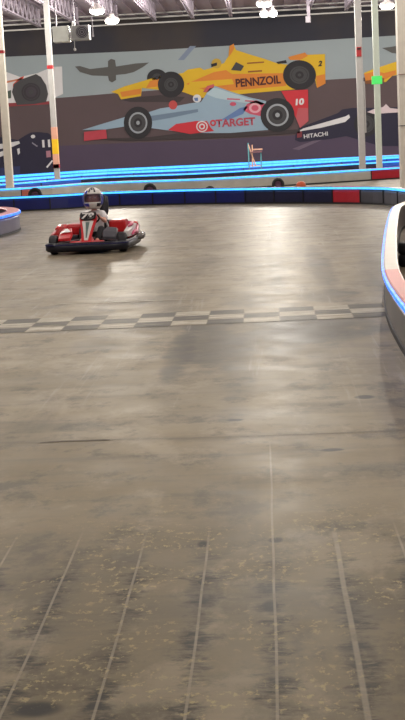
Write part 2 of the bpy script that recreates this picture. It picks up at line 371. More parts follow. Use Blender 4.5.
ringp('painted_side', 255, 108, 6, 5, .6, pm('pale_pink', (210, 160, 172)), 10, bc)
poly('painted_side', disc(173, 105, 4.2, 4.5), pm('helmet_red', (178, 70, 70)), 9, bc)
poly('painted_side', disc(197, 98.5, 4.2, 4), WHT, 9, bc)
poly('painted_side', [(194, 98), (198, 97.5), (198, 101), (195, 101)], pm('swoosh_blue', (92, 120, 170)), 10, bc)
poly('painted_side', [(203, 92), (207, 86), (214, 84), (214, 87), (208, 92)], pm('intake_red', (180, 84, 88)), 9, bc)
poly('painted_logo', disc(202, 126.5, 5.8, 5.6), WHT, 10, bc); poly('painted_logo', disc(202, 126.5, 4.6, 4.4), RDP, 11, bc)
poly('painted_logo', disc(202, 126.5, 3.1, 3.0), WHT, 12, bc); poly('painted_logo', disc(202, 126.5, 1.7, 1.6), RDP, 13, bc)
wall_text('TARGET', 216, 127.5, 255.5, 125.0, 8.0, pm('lettering_rose', (168, 66, 84)), 10, bc, .035)
ringp('painted_logo', 213, 123, 3, 3.2, .5, RDP, 10, bc)
poly('painted_stripe', [(227, 98.2), (240, 98.8), (240, 100), (227, 99.6)], PNK, 10, bc)
poly('painted_stripe', [(245, 100.2), (254, 100.6), (254, 101.8), (245, 101.4)], PNK, 11, bc)
poly('painted_logo', disc(233, 104, 3.2, 2), PNK, 10, bc)
poly('painted_wing', [(281, 91), (308, 89.5), (308.5, 121), (300, 128), (296, 118), (287, 101)], RDP, 8, bc)
poly('painted_wing', [(298, 108), (308, 108), (308.5, 121), (300, 128), (296, 118)], pm('wing_rose', (176, 84, 92)), 9, bc)
wall_text('10', 295.5, 105.5, 304.5, 104.5, 6.5, WHT, 10, bc, .05, .15)
painted_wheel(138, 122.8, 14.2, 16.2, 10, bc, .66, .28, ring=pm('rim_pale', (150, 156, 164)))
painted_wheel(277.5, 115, 17, 17, 10, bc, .66, .3, ring=pm('rim_pale', (150, 156, 164)))
# dark car at the right
dc = poly('painted_dark_race_car', [(296, 131), (300, 127.5), (338, 113), (342, 109.5), (352, 108), (405, 107), (440, 105), (440, 146), (380, 146), (346, 136), (330, 139), (300, 142), (295, 140)], NVY, 5, mural)
poly('painted_stripe', [(298, 131.6), (303, 128.5), (345, 116.5), (349, 114.5), (350, 117.5), (345, 122), (320, 128)], WHT, 7, dc)
poly('painted_stripe', [(367, 112), (374, 109), (383, 107), (386, 104), (390, 108), (398, 109), (412, 108), (412, 112), (396, 112.5), (374, 114)], pm('pale_pink2', (205, 190, 196)), 7, dc)
poly('painted_stripe', [(297, 132), (302, 131), (302, 137), (297, 138)], pm('dull_red', (120, 50, 60)), 7, dc)
wall_text('HITACHI', 304, 138.6, 328, 135.6, 4.2, WHT, 8, dc, .02)
painted_wheel(366, 124, 12, 12.5, 6, dc, .7, .3)
# yellow car nose at the right edge
rc = poly('painted_yellow_race_car', [(364, 73), (372, 69.5), (398, 61), (412, 57), (412, 72), (392, 76), (386, 82), (366, 83)], YEL, 4, mural)
poly('painted_side', [(364, 74), (376, 71), (384, 73), (396, 70), (396, 74), (384, 80), (366, 82)], ORG, 5, rc)
poly('painted_side', [(364, 81), (384, 78), (384, 82), (366, 84)], pm('dark_orange', (120, 74, 40)), 6, rc)
# white car at the left edge
wc = poly('painted_white_race_car', [(-30, 72), (4, 71), (20, 77), (38, 73), (52, 67), (62, 66.5), (63, 94), (56, 97), (52, 103), (0, 105), (-30, 106)], WHT, 4, mural)
poly('painted_side', [(13, 92), (13, 84), (20, 77.5), (24, 76), (23, 79), (19, 84), (18, 93)], pm('orange_red', (196, 84, 74)), 5, wc)
poly('painted_side', [(5, 81.5), (22, 78), (22, 79.5), (5, 83.5)], pm('dull_orange', (190, 120, 90)), 5, wc)
poly('painted_side', [(-30, 105), (52, 101), (52, 104), (-30, 109)], pm('dark_red', (136, 54, 62)), 6, wc)
poly('painted_side', [(5, 92), (11, 90), (11, 98), (5, 99)], pm('dull_green', (70, 84, 76)), 6, wc)
poly('painted_wheel', [(14, 98), (12, 92), (14, 84), (20, 80), (36, 74), (41, 77), (46, 85), (48, 94), (46, 102), (34, 104), (17, 105)], pm('worn_tyre', (66, 66, 70)), 7, wc)
painted_wheel(31, 92, 12, 11.5, 8, wc, .8, .45, c1=pm('worn_tyre', (66, 66, 70)), c2=pm('dark_rim', (52, 48, 56)), c3=pm('rim_core', (62, 56, 66)))
# black car low at the left
kc = poly('painted_black_race_car', [(-30, 138), (0, 137), (18, 140), (26, 135), (31, 132.5), (38, 132), (48, 133), (52, 136), (53.5, 143), (55, 175), (0, 181), (-30, 182)], NVY, 5, mural)
poly('painted_side', disc(33, 136.5, 2.2, 1.8), WHT, 7, kc)
poly('painted_side', [(-20, 147), (0, 144), (19, 141), (20, 143.5), (12, 147), (0, 149), (-20, 152)], WHT, 7, kc)
poly('painted_side', [(0, 152), (8, 149), (10, 153), (0, 157), (-20, 159), (-20, 155)], WHT, 7, kc)
poly('painted_side', [(17, 149), (19.5, 148), (20, 153), (18, 155)], WHT, 7, kc)
poly('painted_side', [(32, 142), (38, 146), (37, 147), (32, 143.5)], pm('pale_grey', (130, 126, 140)), 7, kc)
poly('painted_side', [(46, 151), (50.5, 150.5), (51, 157), (46.5, 157.5)], pm('skin_pink', (170, 120, 136)), 7, kc)
poly('painted_side', [(46, 167), (52, 160), (53, 161), (47.5, 168)], WHT, 7, kc)
poly('painted_side', [(0, 168), (20, 166), (20, 178), (0, 180)], pm('deep_blue', (44, 52, 96)), 6, kc)
wall_text('11', 42.5, 147.5, 50.5, 147, 7.5, WHT, 8, kc, .05)

# ---------------------------------------------------------------- track barriers
BH, BT = .37, .105
def resample(pts, step):
    P = [Vector((p[0], p[1], 0)) for p in pts]
    # Catmull-Rom then uniform
    dense = []
    for i in range(len(P) - 1):
        p0, p1, p2, p3 = P[max(i - 1, 0)], P[i], P[i + 1], P[min(i + 2, len(P) - 1)]
        for k in range(12):
            t = k / 12
            dense.append(.5 * ((2 * p1) + (p2 - p0) * t + (2 * p0 - 5 * p1 + 4 * p2 - p3) * t * t + (3 * p1 - p0 - 3 * p2 + p3) * t ** 3))
    dense.append(P[-1]); out = [dense[0]]; acc = 0
    for a, b in zip(dense, dense[1:]):
        d = (b - a).length
        while acc + d >= step:
            a = a + (b - a).normalized() * (step - acc); out.append(a.copy()); d = (b - a).length; acc = 0
        acc += d
    return out
def barrier(pts, label, zones, led=LED_C, step=.5, segn=4, led_h=.04, side=1, inner_led=False, group=None, ycap=None, bt=BT, joints=True):
    """pts: floor points of the outer face; side=+1: outer face on the right hand of travel; zones: px list (x_from, body, cap)"""
    R = resample(pts, step); n = len(R); c = R[n // 2]
    root = empty('track_barrier', (c.x, c.y, 0)); tag(root, label, 'barrier', group)
    R = [p - Vector((c.x, c.y, 0)) for p in R]
    nor = []
    for i in range(n):
        d = (R[min(i + 1, n - 1)] - R[max(i - 1, 0)]).normalized(); nor.append(Vector((d.y, -d.x, 0)) * side)
    def prof(name, i0, i1, prof_pts, m, smooth=False):
        bm = B(); secs = [[R[i] + nor[i] * o_ + Vector((0, 0, z)) for o_, z in prof_pts] for i in range(i0, i1 + 1)]
        loft(bm, secs); return obj(name, bm, m, root, smooth)
    def zone(i):
        P = R[i] + Vector((c.x, c.y, 0)) + Vector((0, 0, BH)) - Vector((0, 0, CAMH))
        xx = CX + F * P.dot(rt) / P.dot(fwd)
        body, cap = zones[0][1:]
        for z in zones:
            if xx >= z[0]: body, cap = z[1:]
        if ycap and CY - F * P.dot(up) / P.dot(fwd) > ycap[0]: cap = ycap[1]
        return body, cap
    i = 0
    while i < n - 1:
        j = min(i + segn, n - 1); body, cap = zone((i + j) // 2)
        e = .0
        p = prof('body_panel', i, j, [(-.004, .035), (0, .05), (0, .27), (-.012, .285), (-.012, .30), (0, .31), (0, BH - .03), (-bt, BH - .03), (-bt, .035)], body)
        prof('top_cap', i, j, [(.004, BH - .03), (.006, BH - .008), (-.004, BH), (-bt - .0, BH), (-bt - .012, BH - .008), (-bt - .01, BH - .03)], cap)
        bm = B(); a = R[j] + nor[j] * .003
        if j < n - 1 and body is not GREYM and (joints or zone(j)[0] is not body):
            box(bm, a + Vector((0, 0, .17)), (.03, .03, .26), rotz(math.atan2(nor[j].y, nor[j].x)), .004)
            obj('joint_strip', bm, BLACKR if body is not GREYM else GREYD, root)
        i = j
    prof('base_skirt', 0, n - 1, [(.012, 0), (.008, .036), (-bt - .008, .036), (-bt - .012, 0)], BLACKR)
    zt = BH - .012
    prof('led_strip', 0, n - 1, [(.008, zt - led_h), (.026, zt - led_h + .006), (.026, zt - .006), (.008, zt)], led)
    if inner_led: prof('led_strip', 0, n - 1, [(-bt - .012, zt - led_h), (-bt - .03, zt - led_h + .006), (-bt - .03, zt - .006), (-bt - .012, zt)], led)
    return root
def zp(l, z=BH - .025): return [onz(x, y, z) for x, y in l]
Zn = lambda *a: list(a)
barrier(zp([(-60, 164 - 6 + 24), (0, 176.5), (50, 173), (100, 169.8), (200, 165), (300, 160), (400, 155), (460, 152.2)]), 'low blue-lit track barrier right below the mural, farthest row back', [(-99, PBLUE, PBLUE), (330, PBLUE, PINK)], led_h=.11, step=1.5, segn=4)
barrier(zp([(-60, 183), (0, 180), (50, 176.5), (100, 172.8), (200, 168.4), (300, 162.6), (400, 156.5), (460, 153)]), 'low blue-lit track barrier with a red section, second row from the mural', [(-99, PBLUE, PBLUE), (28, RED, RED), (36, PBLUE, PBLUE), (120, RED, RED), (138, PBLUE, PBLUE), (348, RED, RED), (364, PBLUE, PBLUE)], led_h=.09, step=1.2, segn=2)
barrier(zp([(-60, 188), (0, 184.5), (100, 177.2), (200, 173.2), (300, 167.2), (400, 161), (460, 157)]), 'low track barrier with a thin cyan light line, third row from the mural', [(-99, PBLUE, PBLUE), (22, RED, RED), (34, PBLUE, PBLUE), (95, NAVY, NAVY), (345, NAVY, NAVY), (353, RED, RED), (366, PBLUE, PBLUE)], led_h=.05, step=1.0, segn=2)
barrier(zp([(-60, 192), (0, 189.3), (50, 186.3), (100, 182.6), (200, 179), (300, 173.6), (400, 167.4), (460, 163.5)]), 'low cyan-lit barrier with long cream and red sections behind the front track wall', [(-99, CREAM, CREAM), (14, ORANGE, ORANGE), (31, CREAM, CREAM), (96, CREAM, ORANGE), (110, CREAM, CREAM), (368, RED, RED)], step=.5, segn=1, led_h=.05, joints=False)
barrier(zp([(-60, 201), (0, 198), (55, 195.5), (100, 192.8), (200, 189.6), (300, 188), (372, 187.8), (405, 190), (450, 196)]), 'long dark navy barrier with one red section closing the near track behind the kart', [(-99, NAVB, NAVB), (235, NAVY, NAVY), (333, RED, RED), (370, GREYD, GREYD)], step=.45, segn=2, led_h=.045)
# left island tip and right island
barrier(zp([(-60, 231), (-30, 223.5), (0, 217), (10, 214.6), (16, 213.0), (19.2, 211.2), (17, 209.4), (9, 208.3), (0, 207.9), (-30, 208)]), 'rounded grey barrier island end with pink cap and blue edge light beside the kart', [(-99, LAV, PINK)], led=LED_B, step=.12, segn=9, led_h=.045, bt=.22, joints=False)
barrier(zp([(470, 201), (430, 200), (412, 201.5), (401, 204.5), (393, 209), (388, 226), (385.3, 245), (384.5, 266), (388.5, 281), (398, 296), (405, 305), (430, 335), (470, 375)]), 'curved near barrier with white and red cap and blue light cutting the frame edge', [(-99, GREYM, WHITE)], led=LED_B, step=.12, segn=12, led_h=.04, side=1, inner_led=False, ycap=(274, REDC))

# ---------------------------------------------------------------- columns
def column(px, pbase, Y, wid, label, kids, m=STEEL):
    a = ony(px, pbase, Y); root = empty('steel_column', (a.x, Y, 0)); tag(root, label, 'column')
    bm = B(); box(bm, (0, 0, 3.8), (wid, wid, 7.6), bev=.015); obj('shaft', bm, m, root)
    bm = B(); box(bm, (0, 0, .012), (wid + .16, wid + .16, .024)); obj('base_plate', bm, GALV, root)
    for py0, py1, mm, nm, ww, dx in kids:
        z0 = ony(px, py1, Y).z; z1 = ony(px, py0, Y).z
        bm = B(); box(bm, (dx, -.012, (z0 + z1) / 2), (wid * ww, wid + .024, z1 - z0), bev=.005); obj(nm, bm, mm, root)
    return root
REDB = mat('red_painted_band', (160, 36, 44), .5); YB = mat('yellow_panel', (232, 190, 30), .5); PEACH = mat('peach_panel', (214, 160, 140), .5)
GREENL = mat('green_lit_sign', (70, 210, 90), .4, emis=(.06, .75, .16), es=.55)
column(10, 186, 43, .225, 'white steel column at the left frame edge with one red band', [(50, 53, REDB, 'painted_band', 1.05, 0)], STEELW)
column(57.3, 176, 53, .205, 'white steel column with yellow and peach panels beside the painted black car', [(65, 68.5, REDB, 'painted_band', 1.05, 0), (127, 139, PEACH, 'printed_panel', 1.05, 0), (139, 154, YB, 'printed_panel', 1.05, 0), (154, 168, PEACH, 'printed_panel', 1.05, 0), (164, 168, REDB, 'painted_band', 1.1, 0)])
c3 = column(362, 150, 52, .235, 'white steel column with a small red alarm box and a conduit', [])
z = ony(358.5, 52, 52).z
bm = B(); box(bm, (-.01, -.15, z), (.17, .09, .34), bev=.01); obj('alarm_box', bm, REDB, c3)
bm = B(); box(bm, (-.01, -.20, z + .1), (.13, .02, .06)); obj('alarm_label', bm, BLACKR, c3)
bm = B(); z0, z1 = ony(364, 130, 52).z, ony(364, 85, 52).z; tube(bm, [(.15, 0, z0), (.15, 0, z1)], .035); box(bm, (.13, 0, z1), (.1, .1, .25)); box(bm, (.13, 0, z0), (.1, .1, .2)); obj('conduit', bm, STEEL, c3)
c4 = column(379.2, 160, 46, .19, 'slim pale column holding a small green box', [(76, 84, GREENL, 'green_sign', 1.7, 0)], mat('mint_white_steel', (214, 228, 216), .5))
column(411, 180, 34.5, .50, 'wide cream column at the right frame edge with panel joints', [(74, 74.6, mat('brown_joint', (150, 110, 100), .7), 'panel_joint', 1.01, 0), (125, 125.7, BLACKR, 'panel_joint', 1.01, 0)], mat('cream_column_cladding', (222, 216, 204), .6))

# ---------------------------------------------------------------- roof trusses and pipes
TR = mat('grey_painted_truss_steel', (152, 144, 158), .55)
spotsX = [ony(x, y, 63).x for x, y in [(40, 31), (78, 29), (117, 27), (155, 25), (193, 23), (231, 20.5), (269, 18), (308, 15), (346, 13), (384, 11)]]
words_ = ['beside the left end', 'over the hanging unit left side', 'over the hanging lamps', 'over the bird painting', 'over the yellow car cockpit', 'over the yellow car engine', 'over the twin lamps', 'holding the small grey box', 'left of the alarm column', 'right of the green sign column']
def truss(X, label):
    root = empty('roof_truss', (X, 63, 0)); tag(root, label, 'roof truss', None)
    zb, zt = 6.78, 7.56
    bm = B(); box(bm, (-.05, -14, zb), (.05, 28, .06)); box(bm, (.05, -14, zb), (.05, 28, .06)); obj('bottom_chord', bm, TR, root)
    bm = B(); box(bm, (0, -14, zt), (.16, 28, .07)); obj('top_chord', bm, TR, root)
    bm = B(); y = 0; k = 0
    box(bm, (0, -.03, (zb + zt) / 2), (.12, .06, zt - zb))
    while y > -27.4:
        tube(bm, [(0, y, zt if k % 2 else zb), (0, y - .55, zb if k % 2 else zt)], .032, 6); y -= .55; k += 1
    obj('web_lattice', bm, TR, root)
for i, X in enumerate(spotsX): truss(X, 'grey open-web roof truss ending at the back wall ' + words_[i])
for k, (y0, rr, nm) in enumerate([(20.2, .035, 'lowest'), (14.6, .04, 'middle'), (10.4, .035, 'highest')]):
    zc = ony(200, y0, 63.6).z
    bm = B(); tube(bm, [(-20, 0, 0), (20, 0, 0)], rr, 8)
    o = obj('roof_pipe', bm, STEEL); o.location = (0, 63.6, zc); tag(o, 'long pale horizontal pipe under the roof deck, %s of three' % nm, 'pipe')

# ---------------------------------------------------------------- hanging lamps
LENS = mat('lit_lamp_lens', (255, 250, 240), .4, emis=(1, .96, .9), es=9.0); HOUS = mat('white_lamp_housing', (215, 212, 208), .4)
def lamp(X, Y, Z, label, power=LAMP_W, group=None, twin=False):
    root = empty('high_bay_lamp', (X, Y, Z)); tag(root, label, 'lamp', group)
    xs = (-.17, .17) if twin else (0,)
    for x in xs:
        s = .62 if twin else 1
        bm = B(); lathe(bm, [(0, .24), (.09 * s, .24), (.11 * s, .14), (.26 * s, .07), (.29 * s, .0), (.26 * s, .0), (.0, .03)], 24, Matrix.Translation((x, 0, 0))); obj('reflector', bm, HOUS, root, True)
        bm = B(); lathe(bm, [(0, .025), (.255 * s, .015), (.27 * s, -.05), (.20 * s, -.13), (0, -.16)], 24, Matrix.Translation((x, 0, 0))); obj('lens', bm, LENS, root, True)
    if twin:
        bm = B(); box(bm, (0, 0, .27), (.42, .05, .05)); obj('bracket', bm, GALV, root)
    bm = B(); tube(bm, [(0, 0, .24), (0, 0, 7.6 - Z)], .02, 8); obj('hanging_rod', bm, GALV, root)
    ld = bpy.data.lights.new('lamp_light', 'POINT'); ld.shadow_soft_size = .2; ld.energy = power; ld.color = LAMP_COL
    lo = bpy.data.objects.new('lamp_light', ld); C.objects.link(lo); lo.parent = root; lo.location = (0, 0, -.38)
    return root
for (px, py, D, lb, tw) in [(97, 10, 50.8, 'bright round high bay lamp left of the bird painting top, the nearer of two', False), (112, 20, 55.1, 'bright round high bay lamp hanging lower, just above the bird painting', False),
                        (264, 3, 51.0, 'bright hanging lamp cut off by the top frame edge above the twin lamp', False), (268.5, 13, 55.5, 'bright twin-headed hanging lamp above the yellow car tail', True), (387, 5, 54.5, 'bright hanging lamp between the slim pale column and the wide cream column', False)]:
    p = ony(px, py, D); lamp(p.x, D, p.z, lb, LAMP_W * 1.8, twin=tw)
for X in (-6.2, 0.05, 6.2):
    for Y in (5, 12, 19, 26, 33, 41):
        lamp(X, Y, 6.4, 'round high bay lamp hanging over the near track', NEAR_W, 'high bay lamps over the near track')

for X, Y in ((-14, 48), (-15, 58), (10.5, 50), (11, 60), (16, 46)):  # unseen lamps added to brighten the mural and far hall
    lamp(X, Y, 6.4, 'added unseen high bay lamp beyond the frame that brightens the mural', LAMP_W * 2.6, 'added unseen lamps at the sides of the far hall')
# hanging unit, small box and cord
a = ony(71, 34, 50); root = empty('unit_heater', (a.x, 50, a.z)); tag(root, 'boxy white hanging unit with a dark round fan grille near the left columns', 'heater')
DARKG = mat('dark_fan_grille', (44, 44, 50), .6); UW = mat('white_enamel', (206, 212, 206), .45)
bm = B(); box(bm, (-.33, 0, 0), (.56, .55, .54), bev=.02); obj('cabinet', bm, UW, root)
bm = B(); box(bm, (.33, .02, .02), (.66, .5, .50), bev=.02); obj('fan_section', bm, mat('grey_enamel', (150, 152, 152), .5), root)
M1 = Matrix.Translation((.42, -.25, .03)) @ Matrix.Rotation(math.radians(90), 4, 'X')
bm = B(); lathe(bm, [(0, .0), (.19, .0), (.21, .02), (.21, -.03), (0, -.03)], 24, M1); g_ = obj('fan_grille', bm, DARKG, root)
bm = B()
for k in range(3): 
    M2 = M1; bmr = .06 + .06 * k; tube(bm, [M2 @ Vector((bmr * math.cos(t * math.pi / 8), bmr * math.sin(t * math.pi / 8), .025)) for t in range(16)], .008, 5, True)
obj('grille_ring', bm, GALV, g_)
bm = B(); tube(bm, [(.0, -.28, -.2), (.12, -.28, .42)], .03, 8); tube(bm, [(.04, -.28, -.22), (-.06, -.28, .18)], .025, 8); obj('bracket_arm', bm, STEEL, root)
for x in (-.5, .14):
    bm = B(); tube(bm, [(x, 0, .24), (x, 0, 7.6 - a.z)], .022, 8); obj('hanging_rod', bm, GALV, root)
bm = B(); tube(bm, [(.14, -.28, -.2), (.14, -.28, -.52)], .009, 6); lathe(bm, [(0, -.62), (.045, -.58), (.045, -.52), (0, -.5)], 12, Matrix.Translation((.14, -.28, 0))); obj('pull_cord', bm, STEEL, root)
a = ony(93, 36, 48.5); bm = B(); tube(bm, [(0, 0, 0), (0, 0, 7.6 - a.z)], .018, 8); lathe(bm, [(0, -.03), (.035, -.02), (.035, .04), (0, .05)], 10)
o = obj('drop_cable', bm, GALV); o.location = a; tag(o, 'thin straight cable hanging from the roof right of the white hanging unit', 'cable')
a = ony(308, 19.5, 60); root = empty('junction_box', tuple(a)); tag(root, 'small grey box hanging from a short post under the roof', 'box')
bm = B(); box(bm, (0, 0, 0), (.21, .2, .26), bev=.015); obj('box_body', bm, GALV, root)
bm = B(); box(bm, (.03, 0, .5), (.13, .1, .8)); obj('hanging_post', bm, TR, root)

# ---------------------------------------------------------------- bits between the barriers
def tyre_bm(R=.17, W=.12):
    bm = B(); lathe(bm, [(R * .55, -W / 2), (R * .85, -W / 2), (R * .97, -W * .38), (R, -W * .15), (R, W * .15), (R * .97, W * .38), (R * .85, W / 2), (R * .55, W / 2), (R * .5, 0)], 28, Matrix.Rotation(math.pi / 2, 4, 'X'), True); return bm
TYR = mat('black_kart_tyre', (24, 24, 30), .55); RIMM = mat('dull_violet_rim', (88, 60, 84), .4, .4)
def spare(px, py, Y, R, label):
    a = ony(px, py, Y); root = empty('kart_tyre', (a.x, Y, R)); tag(root, label, 'tyre')
    obj('tread', tyre_bm(R, .13), TYR, root, True)
    bm = B(); lathe(bm, [(0, -.03), (R * .3, -.035), (R * .54, -.05), (R * .54, .05), (R * .3, .035), (0, .03)], 24, Matrix.Rotation(math.pi / 2, 4, 'X')); obj('rim', bm, RIMM, root, True)
spare(278, 182, 39.3, .175, 'dark tyre with visible violet centre standing behind the front barrier')
spare(35, 192, 39.6, .20, 'dark tyre top showing behind the front barrier below the leftmost column')
spare(150, 188, 39.4, .185, 'dark tyre top showing behind the front barrier right of the kart driver')
spare(210, 190, 36.5, .155, 'small dark tyre top barely rising above the front barrier')
for k, lb in ((0, 'dark tyre lying flat inside the right barrier, lower one of its stack'), (1, 'dark tyre lying flat inside the right barrier, upper one of its stack')):
    a = onz(412, 266); bm = B(); R_, W_ = .15, .135
    root = empty('kart_tyre', (a.x, a.y, W_ / 2 + k * (W_ + .002))); tag(root, lb, 'tyre')
    lathe(bm, [(R_ * .55, -W_ / 2), (R_ * .85, -W_ / 2), (R_ * .97, -W_ * .38), (R_, -W_ * .15), (R_, W_ * .15), (R_ * .97, W_ * .38), (R_ * .85, W_ / 2), (R_ * .55, W_ / 2), (R_ * .5, 0)], 28, None, True); obj('tread', bm, TYR, root, True)
    bm = B(); lathe(bm, [(0, -.03), (R_ * .3, -.035), (R_ * .54, -.05), (R_ * .54, .05), (R_ * .3, .035), (0, .03)], 24); obj('rim', bm, RIMM, root, True)
a = ony(301, 186, 36); root = empty('marker_cone', (a.x, 36, 0)); tag(root, 'orange rounded marker top peeking over the front barrier near its red section', 'marker')
OR = mat('orange_marker_plastic', (214, 96, 60), .5)
bm = B(); lathe(bm, [(0, .33), (.06, .325), (.1, .30), (.125, .25), (.14, .03), (.0, .03)], 20); obj('cone_body', bm, OR, root, True)
bm = B(); lathe(bm, [(0, 0), (.18, 0), (.18, .03), (0, .03)], 20); obj('cone_foot', bm, BLACKR, root)
# tall folding chair beneath the mural
a = ony(255, 155, 57.5); root = empty('folding_chair', (a.x, 57.5, 0)); tag(root, 'tall narrow folding chair with crossed pale legs standing below the mural', 'chair')
WD = mat('pale_wood', (190, 150, 130), .5); TEAL = mat('teal_post', (80, 140, 150), .4); BRW = mat('brown_canvas', (110, 76, 84), .8)
for i, (x0, z0, x1, z1, m_) in enumerate([(-.26, 0, -.26, 1.28, TEAL), (-.26, 1.22, .02, .32, WD), (-.12, .3, -.10, 1.2, WD), (.24, .0, .24, .88, TEAL)]):
    bm = B(); tube(bm, [(x0, 0, z0), (x1, 0, z1)], .026, 8); obj('leg', bm, m_, root)
bm = B(); box(bm, (.06, .05, .90), (.46, .36, .05), bev=.01); obj('seat', bm, BRW, root)
bm = B(); box(bm, (.10, .05, 1.0), (.42, .03, .06), bev=.01); obj('arm_rest', bm, WD, root)
bm = B(); box(bm, (-.02, 0, .35), (.5, .04, .04), bev=.01); obj('foot_rail', bm, WD, root)

# ---------------------------------------------------------------- the kart
KR = mat('glossy_red_fibreglass', (206, 30, 36), .28, coat=.4, var=.04); KW = mat('glossy_white_plastic', (214, 212, 208), .3, coat=.3, var=.04)
KB = mat('black_navy_bumper', (24, 25, 40), .4); KG = mat('dark_grey_plastic', (60, 60, 68), .5); KS = mat('grey_green_stripe', (92, 112, 108), .4)
KP = mat('pink_graphic', (206, 84, 120), .35); CHR = mat('brushed_steel', (150, 150, 152), .3, .8, scale=20); CLR = mat('smoky_clear_plastic', (120, 116, 112), .2)
KBK = mat('gloss_black_plate', (14, 14, 16), .35)
kp = onz(95.3, 249.8); kart = empty('racing_kart', (kp.x, kp.y, 0), math.radians(-3)); kart.scale = (.88, .88, 1); tag(kart, 'red and white go-kart with black bumper and number 78 driving on the track', 'kart')
def rrect(w_, l_, r_, n=6, y0=0):
    pts = []
    for cx, cy, a0 in [(w_ / 2 - r_, l_ / 2 - r_, 0), (-w_ / 2 + r_, l_ / 2 - r_, 90), (-w_ / 2 + r_, -l_ / 2 + r_, 180), (w_ / 2 - r_, -l_ / 2 + r_, 270)]:
        for k in range(n + 1):
            t = math.radians(a0 + 90 * k / n); pts.append((cx + r_ * math.cos(t), cy + r_ * math.sin(t) + y0))
    return pts
def ringband(bm, outer, inner, z0, z1):
    n = len(outer)
    V = [[bm.verts.new((p[0], p[1], z)) for p in loop] for loop, z in ((outer, z0), (outer, z1), (inner, z1), (inner, z0))]
    for a_ in range(4):
        A, D = V[a_], V[(a_ + 1) % 4]
        for k in range(n): bm.faces.new((A[k], A[(k + 1) % n], D[(k + 1) % n], D[k]))
bm = B(); ringband(bm, rrect(1.36, 1.86, .26), rrect(1.20, 1.70, .20), .045, .17)
bmesh.ops.bevel(bm, geom=[e for e in bm.edges if abs(e.verts[0].co.z - e.verts[1].co.z) < 1e-4], offset=.02, segments=2, affect='EDGES')
bump = obj('bumper', bm, KB, kart, True)
bm = B(); ringband(bm, rrect(1.375, 1.875, .265), rrect(1.35, 1.85, .255), .135, .15); obj('bumper_stripe', bm, mat('navy_stripe', (34, 36, 84), .4), bump)
bm = B(); box(bm, (0, -.05, .07), (.62, 1.5, .02), bev=.005); obj('floor_pan', bm, KG, kart)
for s in (-1, 1):
    bm = B(); tube(bm, [(s * .3, -.85, .1), (s * .33, -.3, .1), (s * .36, .3, .1), (s * .34, .85, .11)], .018, 8); obj('frame_rail', bm, CHR, kart)
    bm = B(); tube(bm, [(s * .30, -.6, .14), (s * .5, -.58, .15)], .016, 8); tube(bm, [(0, -.3, .2), (s * .48, -.52, .15)], .010, 8); obj('steering_rod', bm, CHR, kart)
def wheel(x, y, R, W):
    M = Matrix.Translation((x, y, R)) @ Matrix.Rotation(math.pi / 2, 4, 'Y')
    bm = B(); lathe(bm, [(R * .52, -W / 2), (R * .85, -W / 2), (R * .97, -W * .4), (R, -W * .2), (R, W * .2), (R * .97, W * .4), (R * .85, W / 2), (R * .52, W / 2), (R * .5, 0)], 28, M, True)
    t = obj('wheel', bm, TYR, kart, True)
    bm = B(); lathe(bm, [(0, -W * .3), (R * .25, -W * .32), (R * .3, -W * .2), (R * .53, -W * .45), (R * .53, W * .45), (R * .3, W * .2), (R * .25, W * .32), (0, W * .3)], 20, M); obj('rim', bm, CHR, t, True)
for s in (-1, 1): wheel(s * .56, -.60, .135, .13); wheel(s * .50, .62, .135, .17)
bm = B(); tube(bm, [(-.44, .62, .135), (.44, .62, .135)], .02, 10); obj('rear_axle', bm, CHR, kart)
# nose fairing: low red nose with raised middle
def sec(y, w_, z0, z1, k=.6, dx=0):
    return [Vector((dx - w_ / 2, y, z0)), Vector((dx - w_ / 2, y, z0 + (z1 - z0) * .45)), Vector((dx - w_ / 2 * k, y, z1)), Vector((dx + w_ / 2 * k, y, z1)), Vector((dx + w_ / 2, y, z0 + (z1 - z0) * .45)), Vector((dx + w_ / 2, y, z0))]
bm = B(); loft(bm, [sec(-.90, .18, .12, .15), sec(-.84, .20, .12, .17), sec(-.74, .22, .11, .19), sec(-.60, .22, .10, .24)])
bmesh.ops.bevel(bm, geom=bm.edges[:], offset=.008, segments=2, affect='EDGES'); nose = obj('nose_fairing', bm, KR, kart)
bm = B(); loft(bm, [sec(-.90, .50, .12, .15, .9), sec(-.82, .62, .11, .165, .85), sec(-.70, .66, .10, .18, .8)]); obj('front_wing', bm, KR, kart)
# steering fairing panel: tapered, leaning back
pb, pt = Vector((0, -.80, .15)), Vector((0, -.40, .545)); pd = (pt - pb).normalized(); pn = Vector((0, -pd.z, pd.y))
def panel(name, stations, m, lift, thick, par):
    """stations of (t along, x_left, x_right)"""
    bm = B(); secs = []
    for t, xl, xr in stations:
        c_ = pb + (pt - pb) * t + pn * lift
        secs.append([c_ + Vector((xl, 0, 0)), c_ + Vector((xr, 0, 0)), c_ + Vector((xr, 0, 0)) - pn * thick, c_ + Vector((xl, 0, 0)) - pn * thick])
    loft(bm, secs); return obj(name, bm, m, par)
fair = panel('steering_fairing', [(0, -.075, .075), (.3, -.085, .085), (.6, -.115, .115), (.8, -.14, .14), (.95, -.135, .135), (1.0, -.09, .09)], KR, .02, .04, kart)
panel('white_stripe', [(.06, -.03, .03), (.25, -.045, .045), (.5, -.07, .07), (.7, -.095, .095), (.72, -.05, .05)], KW, .026, .006, fair)
panel('centre_stripe', [(.14, -.010, .010), (.4, -.018, .018), (.66, -.032, .032)], KS, .031, .005, fair)
